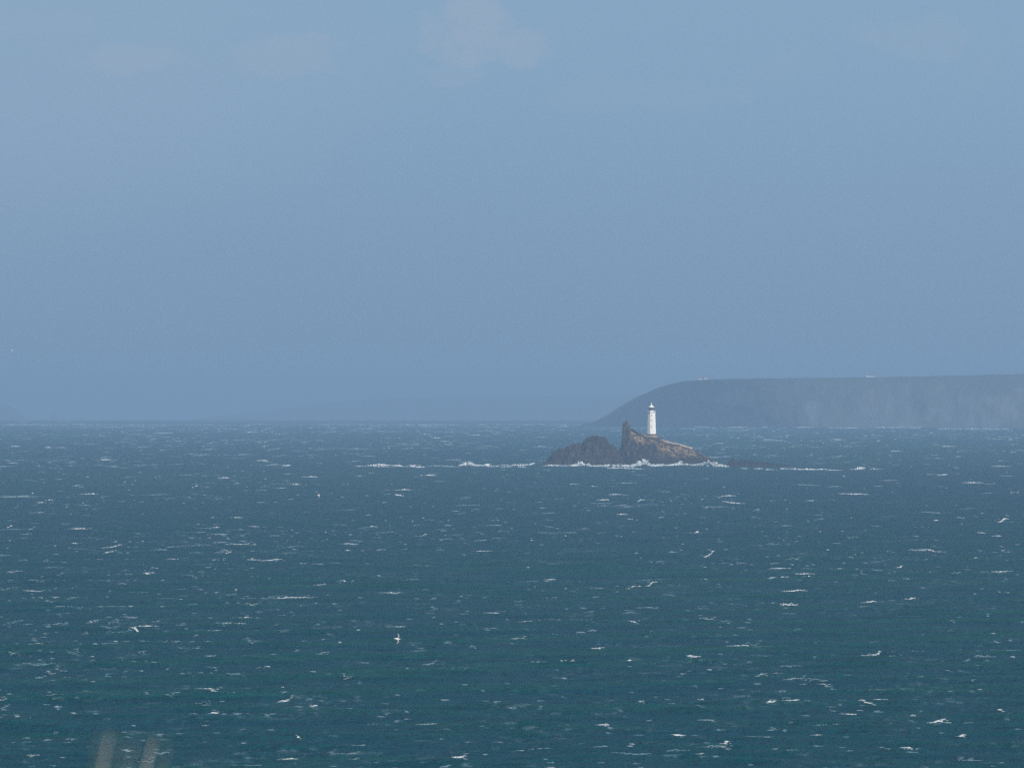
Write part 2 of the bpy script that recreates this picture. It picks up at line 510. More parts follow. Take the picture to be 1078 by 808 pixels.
ISLE = [(641,492),(646,480),(650,474),(653.5,472.5),(654.6,470),(655.2,458),(656,452),(664,453.2),(672,455.3),(682,457.4),(690,458.8),(695,460.6),
        (703,463.6),(715,467),(725,469.8),(732,473),(738,477),(745,481),(752,485),(757,488),(762,492)]
def isle_shape(X, Y, sk, PX):
    n1 = fbm(X*0.10, Y*0.10, 3, 5, 0.55)
    n2 = fbm(X*0.35+9, Y*0.35, 5, 4, 0.55)
    strat = np.abs(fbm((X*0.9+Y*0.55)*0.28, (Y-X*0.4)*0.06, 8, 3))
    edge = np.interp(PX, [648, 656, 668, 700, 738, 760], [-3.5, -5, -8, -15, -24, -26])
    zedge = np.interp(PX, [648, 656, 668, 680, 700, 720, 738, 760], [4, 20, 19.2, 16.5, 11.5, 6.5, 2.2, 0.5])
    s = np.clip(-Y / -edge, 0, 1)
    fr = sk + (np.minimum(zedge, sk) - sk) * (s ** 1.15)
    fr = np.where(Y < edge, np.minimum(zedge, sk) - (edge - Y) * np.interp(PX, [650, 668, 700, 740], [4.5, 3.4, 1.7, 0.9]), fr)
    bk = sk - np.maximum(Y, 0)**1.25 * 0.42 - np.maximum(Y-22, 0) * 1.2
    z = np.where(Y < 0, fr, bk)
    rough = np.where(np.abs(Y) < 3, 0.25, 1.0) * np.clip((sk + 2) / 10, 0.2, 1)
    blk = np.floor(vnoise(X*0.38, Y*0.3, 53)*4)/4 - 0.5
    z = z + rough * (n1 * 3.0 + n2 * 1.5 - strat * 2.2 + blk * 1.8)
    # the pinnacle at the left end
    u, w = (PX - 659.2) * MPP, Y + 1.5
    top = np.interp(PX, [654.6, 655.0, 655.8, 656.8, 657.6, 658.6, 659.6, 660.6, 661.4, 662.4, 663.2, 664.0, 665.0],
                    [0, 28.8, 31.0, 32.3, 31.4, 32.0, 33.2, 33.0, 31.4, 31.0, 29.2, 26.8, 0])
    pin = np.where(np.abs(w) < 3.2, top - (np.abs(w)/3.2)**4 * 3 + n2*1.0, 0)
    z = np.maximum(z, pin)
    # level ground under the tower
    tx, ty = (PX - 686) * MPP, Y - 3
    k = np.clip((6.5 - np.hypot(tx, ty)) / 2.5, 0, 1)
    return z * (1-k) + k * 22.2

LEFT = [(566,493),(570,489.5),(573,487.5),(577,482.5),(581,478.5),(583,475),(590,473.4),(593.5,473),(597,470),(602,468.4),(608,468.4),(613,467.4),
        (615.5,464),(618,460.6),(624,459.3),(630,459.9),(637,460.4),(639.5,463),(641.5,466.5),(645,467.8),(648,470.5),(652,475),(656,483),(660,493)]
def left_shape(X, Y, sk, PX):
    jx = np.floor(vnoise(X*0.55+3, X*0, 71)*5)/5 - 0.5 + (np.floor(vnoise(X*0.21, X*0+4, 74)*4)/4 - 0.45)
    sk = sk + jx * 0.8 * np.clip((sk - 2)/8, 0, 1)
    n1 = fbm(X*0.11+3, Y*0.11, 21, 5, 0.55)
    n2 = fbm(X*0.4, Y*0.4, 25, 4, 0.6)
    crack = np.abs(fbm((X*0.95-Y*0.3)*0.22, (Y)*0.05, 28, 3))
    t = np.clip(-Y / 19.0, 0, 2)
    fr = sk * (1 - t**1.7)
    st = 3.4
    fr = 0.7*fr + 0.3*(np.floor(fr/st + n1*0.8)*st + st*0.5)       # blocky ledges
    fr = np.where(Y > -2.5, sk, np.minimum(fr, sk))
    bk = sk - np.maximum(Y, 0)**1.3 * 0.4
    z = np.where(Y < 0, fr, bk)
    r = np.where(np.abs(Y) < 2.5, 0.35, 1.0) * np.clip((sk+1)/8, 0.15, 1)
    blk = np.floor(vnoise(X*0.42+2, Y*0.3, 33)*4)/4 + np.floor(vnoise(X*0.95, Y*0.7+7, 36)*3)/3*0.6
    r = np.maximum(r, np.where(np.abs(Y) < 2.5, 0.35, 1.0) * np.clip((sk+1)/8, 0.15, 1))
    return z + r * (n1*2.2 + n2*1.5 - crack*3.4 + (blk-0.8)*2.4)

REEF = [(764,496),(766.5,491),(768,487.2),(770,485.6),(773,485.4),(775,487.5),(776.5,489),(778.5,487.5),(784,487.2),(792,487.6),(800,488.4),(810,489.4),(818,490.6),(824,490.8),(832,491.7),(840,493),(846,496)]
def reef_shape(X, Y, sk, PX):
    n2 = fbm(X*0.35, Y*0.35, 45, 4, 0.6)
    n1 = fbm(X*0.12, Y*0.12, 41, 3)
    z = sk * (1 - np.clip(np.abs(Y)/9.0, 0, 2)**1.6)
    return z + (n2*1.6 + n1*1.0) * np.clip((sk+1)/3, 0.2, 1) - np.maximum(np.abs(Y)-8, 0)*1.5

def build_rocks():
    isle, X, Y, Z = rock_field('rocky_island', ISLE, 489, D_I, 688, 42, 42, 0.42, M_ISLE, isle_shape, 1)
    tag(isle, 'rocky island with a dark cliff, brown right slope and thin pinnacle, carrying the lighthouse', 'island')
    lf, *_ = rock_field('sea_rock', LEFT, 490, D_I - 20, 615, 36, 34, 0.42, M_ROCK, left_shape, 2)
    tag(lf, 'broad craggy dark rock rising from the surf left of the lighthouse island', 'rock')
    rf, *_ = rock_field('reef', REEF, 492.3, 5390, 800, 15, 15, 0.4, M_REEF, reef_shape, 3)
    tag(rf, 'low black reef barely above the water right of the lighthouse island', 'reef')
    x0, y0, step = X[0, 0], Y[0, 0], 0.42
    def ground(x, y):
        i = int(round((y - y0)/step)); j = int(round((x - x0)/step))
        return Z[min(max(i, 0), Z.shape[0]-1), min(max(j, 0), Z.shape[1]-1)]
    return isle, ground

def build_lighthouse(isle, ground):
    base = Vector(isle.location) + Vector(((686-688)*MPP, 3.0, 22.1))
    t = empty('lighthouse', base)
    tag(t, 'white octagonal lighthouse tower with a dark lantern on the rocky island', 'lighthouse')
    R8 = math.pi/8 + math.radians(6)
    p = MB(); p.lathe([(4.0, -1.2), (4.0, 0.9), (3.8, 1.15)], 8, R8); p.build('plinth', M_STONE, t)
    b = MB(); b.lathe([(3.62, 1.152), (3.58, 1.9), (3.06, 16.6), (3.06, 16.9), (3.2, 17.2), (3.38, 17.5)], 8, R8); tower = b.build('tower', M_WHITE, t)
    g = MB(); g.lathe([(3.46, 17.503), (3.46, 17.8)], 8, R8); g.build('gallery', M_WHITE, t)
    r = MB()
    for k in range(8):
        a0, a1 = R8 + k*math.pi/4, R8 + (k+1)*math.pi/4
        q0 = Vector((3.3*math.cos(a0), 3.3*math.sin(a0), 0)); q1 = Vector((3.3*math.cos(a1), 3.3*math.sin(a1), 0))
        r.tube([q0 + Vector((0,0,17.8)), q0 + Vector((0,0,18.95))], [0.05, 0.05])
        for hz in (18.4, 18.93):
            r.tube([q0 + Vector((0,0,hz)), q1 + Vector((0,0,hz))], [0.035, 0.035])
    r.build('railing', M_WHITE, t)
    mw = MB(); mw.lathe([(1.95, 17.803), (1.95, 18.75), (2.0, 18.8)], 12); mw.build('lantern_base', M_WHITE, t)
    gl = MB(); gl.lathe([(1.72, 18.803), (1.72, 21.2)], 12); lg = gl.build('lantern_glazing', M_LGLASS, t)
    fr = MB()
    for k in range(12):
        a = 2*math.pi*k/12
        c = Vector((1.78*math.cos(a), 1.78*math.sin(a), 0))
        fr.tube([c + Vector((0,0,18.8)), c + Vector((0,0,21.2))], [0.07, 0.07])
    fr.lathe([(1.82, 20.0), (1.82, 20.1)], 12)
    fr.build('lantern_frame', M_DARKMETAL, lg)
    rf = MB(); rf.lathe([(2.35, 21.2), (2.4, 21.42), (1.9, 21.75), (1.1, 22.5), (0.45, 23.1), (0.32, 23.5)], 12); roof = rf.build('roof', M_WHITE, t)
    fn = MB(); fn.lathe([(0.2, 23.5), (0.42, 23.75), (0.42, 24.0), (0.15, 24.25), (0.1, 25.3)], 8); fn.build('finial', M_WHITE, roof)
    def facet(z):   # front facet distance
        rr = 3.58 + (3.06-3.58)*(z-1.9)/(16.6-1.9)
        return rr*math.cos(math.pi/8)
    # the facet nearest the camera looks along rot
    fa = R8 + math.pi/8 + math.pi/4*5      # centre direction of a facet
    best = min((R8 + math.pi/8 + k*math.pi/4 for k in range(8)), key=lambda a: abs(((a + math.pi/2 + math.pi) % (2*math.pi)) - math.pi))
    for z, h in ((6.2, 1.5), (11.0, 1.3), (14.8, 1.1)):
        f = facet(z)
        w = MB(); w.box(-0.42, 0.42, -0.16, 0.06, 0, h)
        wo = w.build('window', M_WHITE, t)
        wo.location = (math.cos(best)*f, math.sin(best)*f, z); wo.rotation_euler = (0, 0, best + math.pi/2)
        pn = MB(); pn.box(-0.22, 0.22, -0.18, -0.162, 0.18, h-0.18); pn.build('pane', M_PANE, wo)
    dr = MB(); dr.box(-0.6, 0.6, -0.12, 0.1, 0, 2.2)
    do = dr.build('door', M_DARKMETAL, t)
    a = best + math.pi/4*3; f = facet(2.0)
    do.location = (math.cos(a)*f, math.sin(a)*f, 1.2); do.rotation_euler = (0, 0, a + math.pi/2)
    # walls: polyline in (column, local depth), top a set height over the ground
    def wall(name, pts, th, hgt, mat, label):
        P = []
        for (p0, ya), (p1, yb) in zip(pts[:-1], pts[1:]):
            n = max(2, int(abs(p1-p0)*MPP/1.2 + abs(yb-ya)/1.2))
            for i in range(n):
                P.append((((p0+(p1-p0)*i/n)-688)*MPP, ya+(yb-ya)*i/n))
        P.append(((pts[-1][0]-688)*MPP, pts[-1][1]))
        zs = [ground(x, y) for x, y in P]
        zs = [sum(zs[max(0, i-2):i+3])/len(zs[max(0, i-2):i+3]) for i in range(len(zs))]
        vs, fs = [], []
        for i, (x, y) in enumerate(P):
            a_, b_ = P[max(0, i-1)], P[min(len(P)-1, i+1)]
            tx, ty = b_[0]-a_[0], b_[1]-a_[1]; l = math.hypot(tx, ty) or 1
            nx, ny = -ty/l*th/2, tx/l*th/2
            h = hgt + random.uniform(-0.12, 0.12)
            vs += [(x+nx, y+ny, zs[i]-1.2), (x-nx, y-ny, zs[i]-1.2), (x-nx, y-ny, zs[i]+h), (x+nx, y+ny, zs[i]+h)]
        for i in range(len(P)-1):
            for k in range(4):
                k2 = (k+1) % 4
                fs.append((4*i+k, 4*i+k2, 4*i+4+k2, 4*i+4+k))
        fs += [(3, 2, 1, 0), tuple(4*(len(P)-1)+k for k in range(4))]
        mb = MB(); mb.add(vs, fs)
        o = mb.build(name, mat); o.location = isle.location
        tag(o, label, 'wall')
        return o
    wall('enclosure_wall', [(664.5, 0.5), (672, -3.0), (684, -4.5), (694, -5.0), (697, 2.0)], 0.6, 2.3, M_STONE, 'dark stone enclosure wall running from the pinnacle to the foot of the lighthouse')
    wall('boundary_wall', [(698, -1.5), (708, -2.0), (718, -2.0), (729, -1.5)], 0.9, 0.9, M_PALESTONE, 'pale low wall descending the right-hand ridge of the island')

# ------------------------------------------------------------------ surf round the rocks
def surf_line(F, pts, dist_off=0.0, dens=1.2, size=1.0, q=1.0):
    """pts: (column, row, burst height in rows)"""
    for (p0, r0, h0), (p1, r1, h1) in zip(pts[:-1], pts[1:]):
        n = max(2, int((p1-p0) * dens * 10))
        for i in range(n):
            s = random.random()
            px, row, hb = p0+(p1-p0)*s, r0+(r1-r0)*s, h0+(h1-h0)*s
            d = sea_d(row) + dist_off + random.uniform(-9, 9)
            x = (px - 539)*PXA*d
            m = PXA*d
            gap = float(vnoise(np.float64(px*0.55), np.float64(0.3), 4)); gap2 = float(vnoise(np.float64(px*1.7), np.float64(1.3), 9))
            if random.random() > 1.5*gap*gap2 + 0.12: continue
            row += (gap2 - 0.5) * 1.6 + random.gauss(0, 0.3 if 575 < px < 760 else 0.75)
            k = random.random()**1.25
            hgt = hb*m*k
            rr = random.uniform(0.2, 0.75)*size*(0.75+0.2*hb)
            hgt *= 0.5 + 1.0*float(vnoise(np.float64(px*1.1), np.float64(7.7), 15))
            F.blob(x, d, drop(d) + hgt, rr*random.uniform(0.9, 3.0)*(1-0.55*k), rr*1.3, rr*random.uniform(0.45, 0.8), random.gauss(0, .3), min(1, q*(0.35 + 0.9*gap)*random.uniform(0.4, 1.15)))

def build_surf():
    F = Foam()
    surf_line(F, [(574,490.3,.5),(582,490.2,1.0),(590,490.6,.8),(600,490.8,1.2),(606,490.5,2.2),(611,490.4,4.4),(616,490.6,2.6),(625,490.8,1.0),(634,490.8,1.2),(645,491.2,1.8),(655,491.6,2.2),(664,491.5,2.6),(670,490.6,3.0),(675,489.6,4.6),(680,489.8,5.2),(684,490.6,3.0),(689,490.8,1.2),(696,490.4,2.0),(704,490.2,1.0),(712,489.6,1.6),(717,489.2,3.4),(721,489.4,1.2),(730,490.3,1.0),(738,490.5,2.6),(745,491,4.4),(752,491.2,5.0),(758,491.4,2.6),(767,491.6,0.8)], 2, 1.5, 1.0, 1.0)
    surf_line(F, [(640,492.8,.4),(655,493,.8),(668,492.6,.4)], 0, .7, .9, .8)
    surf_line(F, [(483,490.2,.6),(487,489.8,1.8),(492,489.2,4.4),(496,489.8,2.2),(501,490.2,.8)], 0, .9, 1.0, .95)
    surf_line(F, [(780,493,.4),(784,493.4,1.0),(788,493.4,.4)], 0, .6, .8, .8)
    surf_line(F, [(794,493.6,.4),(798,493.8,1.3),(803,493.6,.5)], 0, .7, .8, .95)
    surf_line(F, [(822,493.6,.6),(830,493.8,1.3),(839,494,.9),(843,494,.4)], 0, .6, .8, .9)
    for px, row, ln, rise, q, th in ((377,491,10,0,.5,1),(389,490.4,14,-1,.9,1.5),(401,489.6,20,0,1.1,2.0),(404,491.2,24,0,.6,1.2),(418,490.6,16,1,.9,1.6),(431,491.2,18,0,.7,1.4),(443,492,12,0,.8,1.3),(436,490,14,0,.5,1),
            (462,490.4,26,0,.28,1),(474,491.4,18,0,.25,1),(504,490.4,14,0,1.0,1.8),(513,489.6,10,-1,1.1,2.2),(519,491,18,0,.8,1.4),(531,490.2,16,0,.6,1.2),(541,490.2,16,-1,.7,1.3),(552,489.6,16,-1,.95,1.7),(559,488.8,8,-2,1.1,1.8),(549,491.6,8,0,.9,1.6),
            (812,494.4,12,0,.6,1),(850,494.4,24,0,.95,1.3),(864,494.2,20,0,.7,1.2),(880,495,16,0,.5,1),(907,493,10,-1,1.1,1.8),(903,494,16,0,.6,1.2),(921,494,10,0,.6,1.2),(668,493.6,22,0,.5,1),(645,493,14,0,.7,1.1)):
        whitecap(F, on_sea(px - ln/2, row - rise/2), on_sea(px + ln/2, row + rise/2), q, th)
    tag(F.build('surf', 0.35), 'white surf breaking along the foot of the island, rocks and reef', 'surf', kind='stuff')
    # thin line of surf under the far headland
    G = Foam()
    for (p, r, w, hb) in [(779,449.6,4,2.6),(776,450,10,1),(805,449.8,4,1.6),(848,450.2,8,1.2),(852,449.6,3,1.6),(930,450.4,12,1.0),(948,450.4,9,1.0),(963,450.6,8,1.6),(1025,451.6,30,.6),(1059,452,4,1.8),(1045,452,20,.7),(742,449.6,8,.5),(890,450.6,20,.5),(1000,451.4,12,.6)]:
        d = sea_d(r)
        for i in range(int(w*3+4)):
            px = p + random.gauss(0, w/2.2)
            G.blob((px-539)*PXA*d, d + random.uniform(-30, 30), drop(d) + random.random()**2*hb*PXA*d*0.8, random.uniform(1.2, 3.5), 3, random.uniform(.4, 1.0), 0, random.uniform(.15, .6))
    tag(G.build('shore_surf', 0.3), 'thin white line of surf along the foot of the hazy headland', 'surf', kind='stuff')

# ------------------------------------------------------------------ distant land
def land(name, prof, dist, nx, mat, seed, setback=0.9, gully=26.0, depth=1700.0, recede=0.0, kind='structure', label='', cat='headland'):
    """prof: skyline (column, row); a cliff lofted up from the sea with a plateau behind"""
    p = np.array([a for a, _ in prof], float)
    cols = np.linspace(p[0], p[-1], nx)
    dc = dist + recede * np.clip((900 - cols) / 310, 0, 1) ** 2.2
    top = EYE + (EYEROW - np.interp(cols, p, [b for _, b in prof])) * PXA * dc
    x = (cols - 539) * PXA * dc
    zb = drop(dc) - 3
    ts = np.concatenate([np.linspace(0, 1, 22), 1 + np.array([.02, .05, .1, .2, .4, .7, 1.0])])
    V = np.zeros((len(ts), nx, 3))
    jag = fbm(cols*0.09, cols*0, seed, 4) * 1.5
    for i, t in enumerate(ts):
        tt = min(t, 1.0)
        g = fbm(x*0.012, np.full_like(x, tt*1.3), seed+3, 4, 0.6)
        rid = np.abs(fbm(x*0.006, np.full_like(x, tt*0.5), seed+9, 3))
        hgt = np.maximum(top - zb, 0.5)
        zz = zb + hgt * tt
        yy = dc + setback*hgt*tt**1.6 + (g*gully + rid*gully*1.6) * (0.35+0.65*math.sin(math.pi*min(tt, .98)))
        if t > 1:
            yy = yy + (t-1)*depth
            zz = zz - (t-1)*14
        else:
            zz = zz + fbm(x*0.03, np.full_like(x, tt*3), seed+5, 3)*2.2*math.sin(math.pi*tt)
        if tt >= 1: zz = zz + jag*0.6
        V[i, :, 0], V[i, :, 1], V[i, :, 2] = x, yy, zz
    me = mesh_arrays(name, V.reshape(-1, 3), grid_faces(len(ts), nx))
    o = link(name, me, mat, smooth=False)
    tag(o, label, cat, kind=kind)
    def top_at(px):
        yh = float(np.interp(px, cols, V[22, :, 1]))
        return (px - 539) * PXA * yh, float(np.interp(px, cols, V[22, :, 1])), float(np.interp(px, cols, V[21, :, 2]))
    return top_at

def farmhouse(pos, w, label, group, rz=0.0, chim=True):
    t = empty('farmhouse', pos, rz)
    tag(t, label, 'house', group)
    b = MB(); b.box(-w/2, w/2, -3.5, 3.5, -3, 5.0); wl = b.build('wall', M_RENDERED, t)
    r = MB(); ov = w/2+0.3
    r.add([(-ov,-3.9,5.003),(ov,-3.9,5.003),(ov,3.9,5.003),(-ov,3.9,5.003),(-ov,0,8.0),(ov,0,8.0)],
          [(3,2,1,0),(0,1,5,4),(2,3,4,5),(1,2,5),(3,0,4)])
    ro = r.build('roof', M_SLATE, t)
    if chim:
        c = MB(); c.box(-w/2+0.3, -w/2+1.2, -0.5, 0.5, 6.8, 9.2); c.build('chimney', M_RENDERED, ro)
    for k in range(3):
        wx = (-0.3+0.3*k)*w
        wi = MB(); wi.box(wx-0.6, wx+0.6, -3.56, -3.5, 1.6, 3.2); wi.build('window', M_PANE, t)

def build_land():
    head = land('headland', [(594,449.5),(610,447.6),(625,444.2),(636,440),(648,433.6),(660,426),(672,418.6),(684,412),(696,407),(708,403.6),(722,401),(740,399.4),(765,398.6),(800,398.2),(840,397.8),(880,397.4),(920,396.8),(960,396.2),(1000,395.2),(1040,394.2),(1080,393.2),(1150,392),(1250,394),(1400,391)],
         13450, 760, M_CLIFF, 61, 0.9, 26, 1700, 1300, label='long dark headland cliff fading into the haze behind the lighthouse')
    far = land('far_hills', [(200,441.5),(260,434),(310,428),(350,423),(400,419.5),(450,417.5),(500,417),(560,416.6),(620,416.4),(680,415.5),(760,414)],
         33000, 420, M_HILL, 75, 2.2, 60, 2500, 0, label='faint low hills almost lost in haze left of the headland', cat='hills')
    land('far_island', [(-70,436),(-50,424),(-30,420.5),(-10,421.5),(4,424),(12,429),(18,434),(22,440.5)],
         30500, 160, M_HILL, 88, 0.8, 20, 300, 0, kind='structure', label='faint hazy cliff at the left edge above the horizon', cat='cliff')
    st = land('sea_stack', [(51.5,443),(53,440.5),(54.3,435),(55.4,433.8),(56.6,435.6),(58,439.5),(60.5,443)],
         28500, 60, M_CLIFF, 93, 0.5, 5, 22, 0, kind='thing', label='tiny hazy sea stack standing alone near the left edge of the horizon', cat='sea stack')
    for px, w, lab in ((917, 15, 'longest white farmhouse, on the headland skyline right of centre'), (738, 8, 'small white house where the headland skyline levels off above the lighthouse'), (743, 6, 'tiny white cottage just right of the small house on the headland')):
        x, y, z = head(px)
        farmhouse((x, y, z - 2.2), w, lab, 'white houses on the headland', random.uniform(-.2, .2), w > 7)

# ------------------------------------------------------------------ gulls
def make_gull_material():
    m, nt, b = mat_new('gull_feathers')
    co = N(nt, 'ShaderNodeTexCoord').outputs['Object']
    s = N(nt, 'ShaderNodeSeparateXYZ'); nt.links.new(co, s.inputs[0])
    span = maths(nt, 'ABSOLUTE', s.outputs[1])
    tip = ramp(nt, span, 0.46, 0.54)
    wing = ramp(nt, span, 0.07, 0.12)
    f = noise(nt, co, 14, 3)
    mantle = mixc(nt, f, (0.20, 0.205, 0.215), (0.30, 0.305, 0.31))
    c = mixc(nt, wing, (0.66, 0.66, 0.65), mantle)
    c = mixc(nt, tip, c, (0.03, 0.03, 0.03))
    beak = ramp(nt, s.outputs[0], 0.285, 0.295)
    c = mixc(nt, beak, c, (0.65, 0.42, 0.06))
    nt.links.new(c, b.inputs['Base Color'])
    b.inputs['Roughness'].default_value = 0.8
    return m

def gull_mesh(lift, sweep):
    """one body surface: x forward, y span, z up; lift = wing angles (inner, outer) in degrees for both wings"""
    verts, edges, rad = [], [], []
    def chain(start, pts):
        prev = start
        for p, r in pts:
            verts.append(p); rad.append(r); i = len(verts)-1
            if prev is not None: edges.append((prev, i))
            prev = i
        return prev
    chain(None, [((0, 0, 0), (.085, .075))])
    chain(0, [((.10, 0, .01), (.07, .07)), ((.18, 0, .03), (.05, .05)), ((.235, 0, .04), (.045, .048)), ((.27, 0, .036), (.028, .028)), ((.325, 0, .025), (.010, .010))])
    chain(0, [((-.12, 0, .0), (.06, .05)), ((-.2, 0, .0), (.04, .025)), ((-.29, 0, .0), (.06, .010))])
    for sgn, (a, b_) in ((1, lift[0]), (-1, lift[1])):
        a, b_ = math.radians(a), math.radians(b_)
        y1, z1 = .28*math.cos(a), .28*math.sin(a)
        y2, z2 = y1 + .36*math.cos(b_), z1 + .36*math.sin(b_)
        chain(0, [((.03, sgn*.07, .03), (.075, .03)), ((.06+sweep, sgn*y1*.6, .03+z1*.6), (.075, .016)), ((.07+sweep, sgn*y1, .03+z1), (.07, .014)),
                  ((.02+sweep*.5, sgn*(y1+y2)/2, .03+(z1+z2)/2), (.055, .012)), ((-.10, sgn*y2, .03+z2), (.014, .008))])
    me = bpy.data.meshes.new('gull')
    me.from_pydata(verts, edges, [])
    return me, rad

def gull(pos, scale, rot, lift, label, sweep=0.03):
    me, rad = gull_mesh(lift, sweep)
    o = link('gull', me, M_GULL)
    sk = o.modifiers.new('Skin', 'SKIN')
    sv = me.skin_vertices
    if not sv:
        bpy.context.view_layer.objects.active = o
    lay = me.skin_vertices[0].data
    for i, (rx, ry) in enumerate(rad):
        lay[i].radius = (rx, ry)
        lay[i].use_root = (i == 0)
    sk.use_smooth_shade = True
    ss = o.modifiers.new('Subsurf', 'SUBSURF'); ss.levels = ss.render_levels = 1
    o.location = pos; o.scale = (scale,)*3
    o.rotation_euler = [math.radians(a) for a in rot]
    tag(o, label, 'gull', 'gulls over the sea')
    return o

def build_gulls():
    # rotation: roll about the body, pitch, heading (0 = flying to the right)
    gull(at(418, 672.5, 640), 0.92, (78, 8, 12), ((18, -18), (22, -4)), 'gull banking steeply with wings upright above the water left of centre')
    gull(at(313.5, 776, 800), 0.85, (38, -6, 62), ((6, -4), (6, -4)), 'gull gliding on tilted wings low over the water near the bottom')
    gull(at(12, 369, 1150), 1.15, (40, 0, 90), ((8, -6), (8, -6)), 'tiny white gull in the sky at the far left edge')
    gull(at(335, 521.5, 1250), 0.9, (60, 10, 25), ((20, 5), (14, -6)), 'small gull over the sea upper left, wings raised')
    gull(at(297, 723.5, 1150), 0.8, (6, 0, 4), ((10, -10), (10, -10)), 'small gull seen edge-on as a white dot, lower left')

# ------------------------------------------------------------------ foreground: clifftop and dry stalks, far out of focus
def build_foreground():
    ys = np.array([-60, -30, -10, 0, 5, 10, 14, 18, 21, 24, 30, 40, 55, 75.0])
    zs = np.array([52.2, 51.6, 51.0, 50.85, 50.84, 50.82, 50.8, 50.7, 50.3, 48.5, 40, 24, 6, -6.0])
    xs = np.linspace(-90, 90, 121)
    yy = np.linspace(-60, 75, 120)
    X, Y = np.meshgrid(xs, yy)
    Z = np.interp(Y, ys, zs) + fbm(X*0.15, Y*0.15, 5, 4) * np.where(Y > 24, 2.5, 0.14)
    me = mesh_arrays('ground', np.stack([X.ravel(), Y.ravel(), Z.ravel()], -1), grid_faces(120, 121))
    tag(link('ground', me, M_TURF, smooth=True), 'grassy clifftop under the viewer', 'ground', kind='structure')
    G = 'dry stalks blurred in the foreground'
    D = 14.0
    spec = [  # top column, row, foot column at the frame's bottom, radius, material, plume, label
        (113, 780, 107, .0018, M_STALK, 1.5, 'leftmost pale blurred dry stalk rising from the bottom edge'),
        (128, 779, 123, .0012, M_STALKG, 1.0, 'thin faint greenish blurred stalk between the two pale ones'),
        (160, 784, 153, .0019, M_STALK, 1.4, 'right pale blurred dry stalk, leaning to the right'),
        (141, 788, 134, .0010, M_STALK, 1.0, 'short faint brownish stalk just left of the leaning pale one'),
        (175, 786, 171, .0012, M_STALKG, 1.0, 'rightmost faint greenish blurred stalk at the bottom edge'),
        (102, 780, 98, .0010, M_STALKG, 1.0, 'faintest thin green stalk at the left of the blurred stalks')]
    for k, (tx, ty, bx, r, mt, pl, lab) in enumerate(spec):
        d = D + (k % 3)*0.35
        top = at(tx, ty, d); low = at(bx, 808, d)
        slope = (top - low)
        foot = low - slope * ((low.z - 50.75) / slope.z) * 0.75
        foot.z = 50.72
        t = empty('grass_stalk', foot)
        tag(t, lab, 'grass stalk', G)
        mb = MB()
        mid = (foot + low) * 0.5 + Vector((0.004, 0, 0))
        mb.tube([Vector((0,0,0)), mid-foot, low-foot, (low+top)*.5-foot, top-foot], [r*1.1, r*1.05, r, r*.9, r*.5], 7)
        mb.build('stem', mt, t, True)
        pm = MB()
        dirv = slope.normalized()
        base = top - dirv*0.10
        for i in range(26):
            s = i/26
            c = base + dirv*0.11*s - foot
            a = random.uniform(0, 6.28)
            o_ = Vector((math.cos(a), math.sin(a), 0)) * r*pl*(1.1-0.7*s)
            pm.tube([c, c+o_*0.8+dirv*0.008, c+o_+dirv*0.018], [r*.25, r*.42, r*.08], 4)
        pm.build('seed_head', mt, t)
        for sgn in (-1, 1):
            lf = MB()
            q = mid - foot
            lf.tube([q*0.4, q*0.55+Vector((sgn*.02, .01, .03)), q*0.55+Vector((sgn*.07, .03, .05)), q*0.55+Vector((sgn*.13, .04, -.02))], [.002, .003, .0025, .0006], 4)
            lf.build('leaf', M_STALKG, t)

# ------------------------------------------------------------------ build everything
build_sea()
build_whitecaps()
isle, ground_fn = build_rocks()
build_lighthouse(isle, ground_fn)
build_surf()
build_land()
M_GULL = make_gull_material()
build_gulls()
build_foreground()

# ------------------------------------------------------------------ air
HAZE_DENSITY = 0.98e-4
HAZE_COLOR = (0.455, 0.71, 1.0)
HAZE_G = 0.12
hz = MB(); hz.box(-44000, 44000, -44000, 44000, -140, 118)
hm = bpy.data.materials.new('haze_air'); hm.use_nodes = True
nt = hm.node_tree
for n in list(nt.nodes):
    if n.type != 'OUTPUT_MATERIAL': nt.nodes.remove(n)
pv = nt.nodes.new('ShaderNodeVolumePrincipled')
pv.inputs['Color'].default_value = (*HAZE_COLOR, 1)
pv.inputs['Density'].default_value = HAZE_DENSITY
pv.inputs['Anisotropy'].default_value = HAZE_G
nt.links.new(pv.outputs[0], next(n for n in nt.nodes if n.type == 'OUTPUT_MATERIAL').inputs['Volume'])
tag(hz.build('haze', hm), 'pale blue sea haze filling the air', 'haze', kind='stuff')

# ------------------------------------------------------------------ light
SUN_EL, SUN_AZ = 35.0, 141.0         # azimuth clockwise from the view direction (+Y)
SKY_STRENGTH = 0.09
w = bpy.data.worlds.new('World'); sc.world = w
w.use_nodes = True
nt = w.node_tree
bg = nt.nodes['Background']
sky = nt.nodes.new('ShaderNodeTexSky')
sky.sky_type = 'NISHITA'; sky.sun_disc = False
sky.sun_elevation = math.radians(SUN_EL); sky.sun_rotation = math.radians(SUN_AZ)
sky.air_density = 1.0; sky.dust_density = 1.0; sky.ozone_density = 2.0
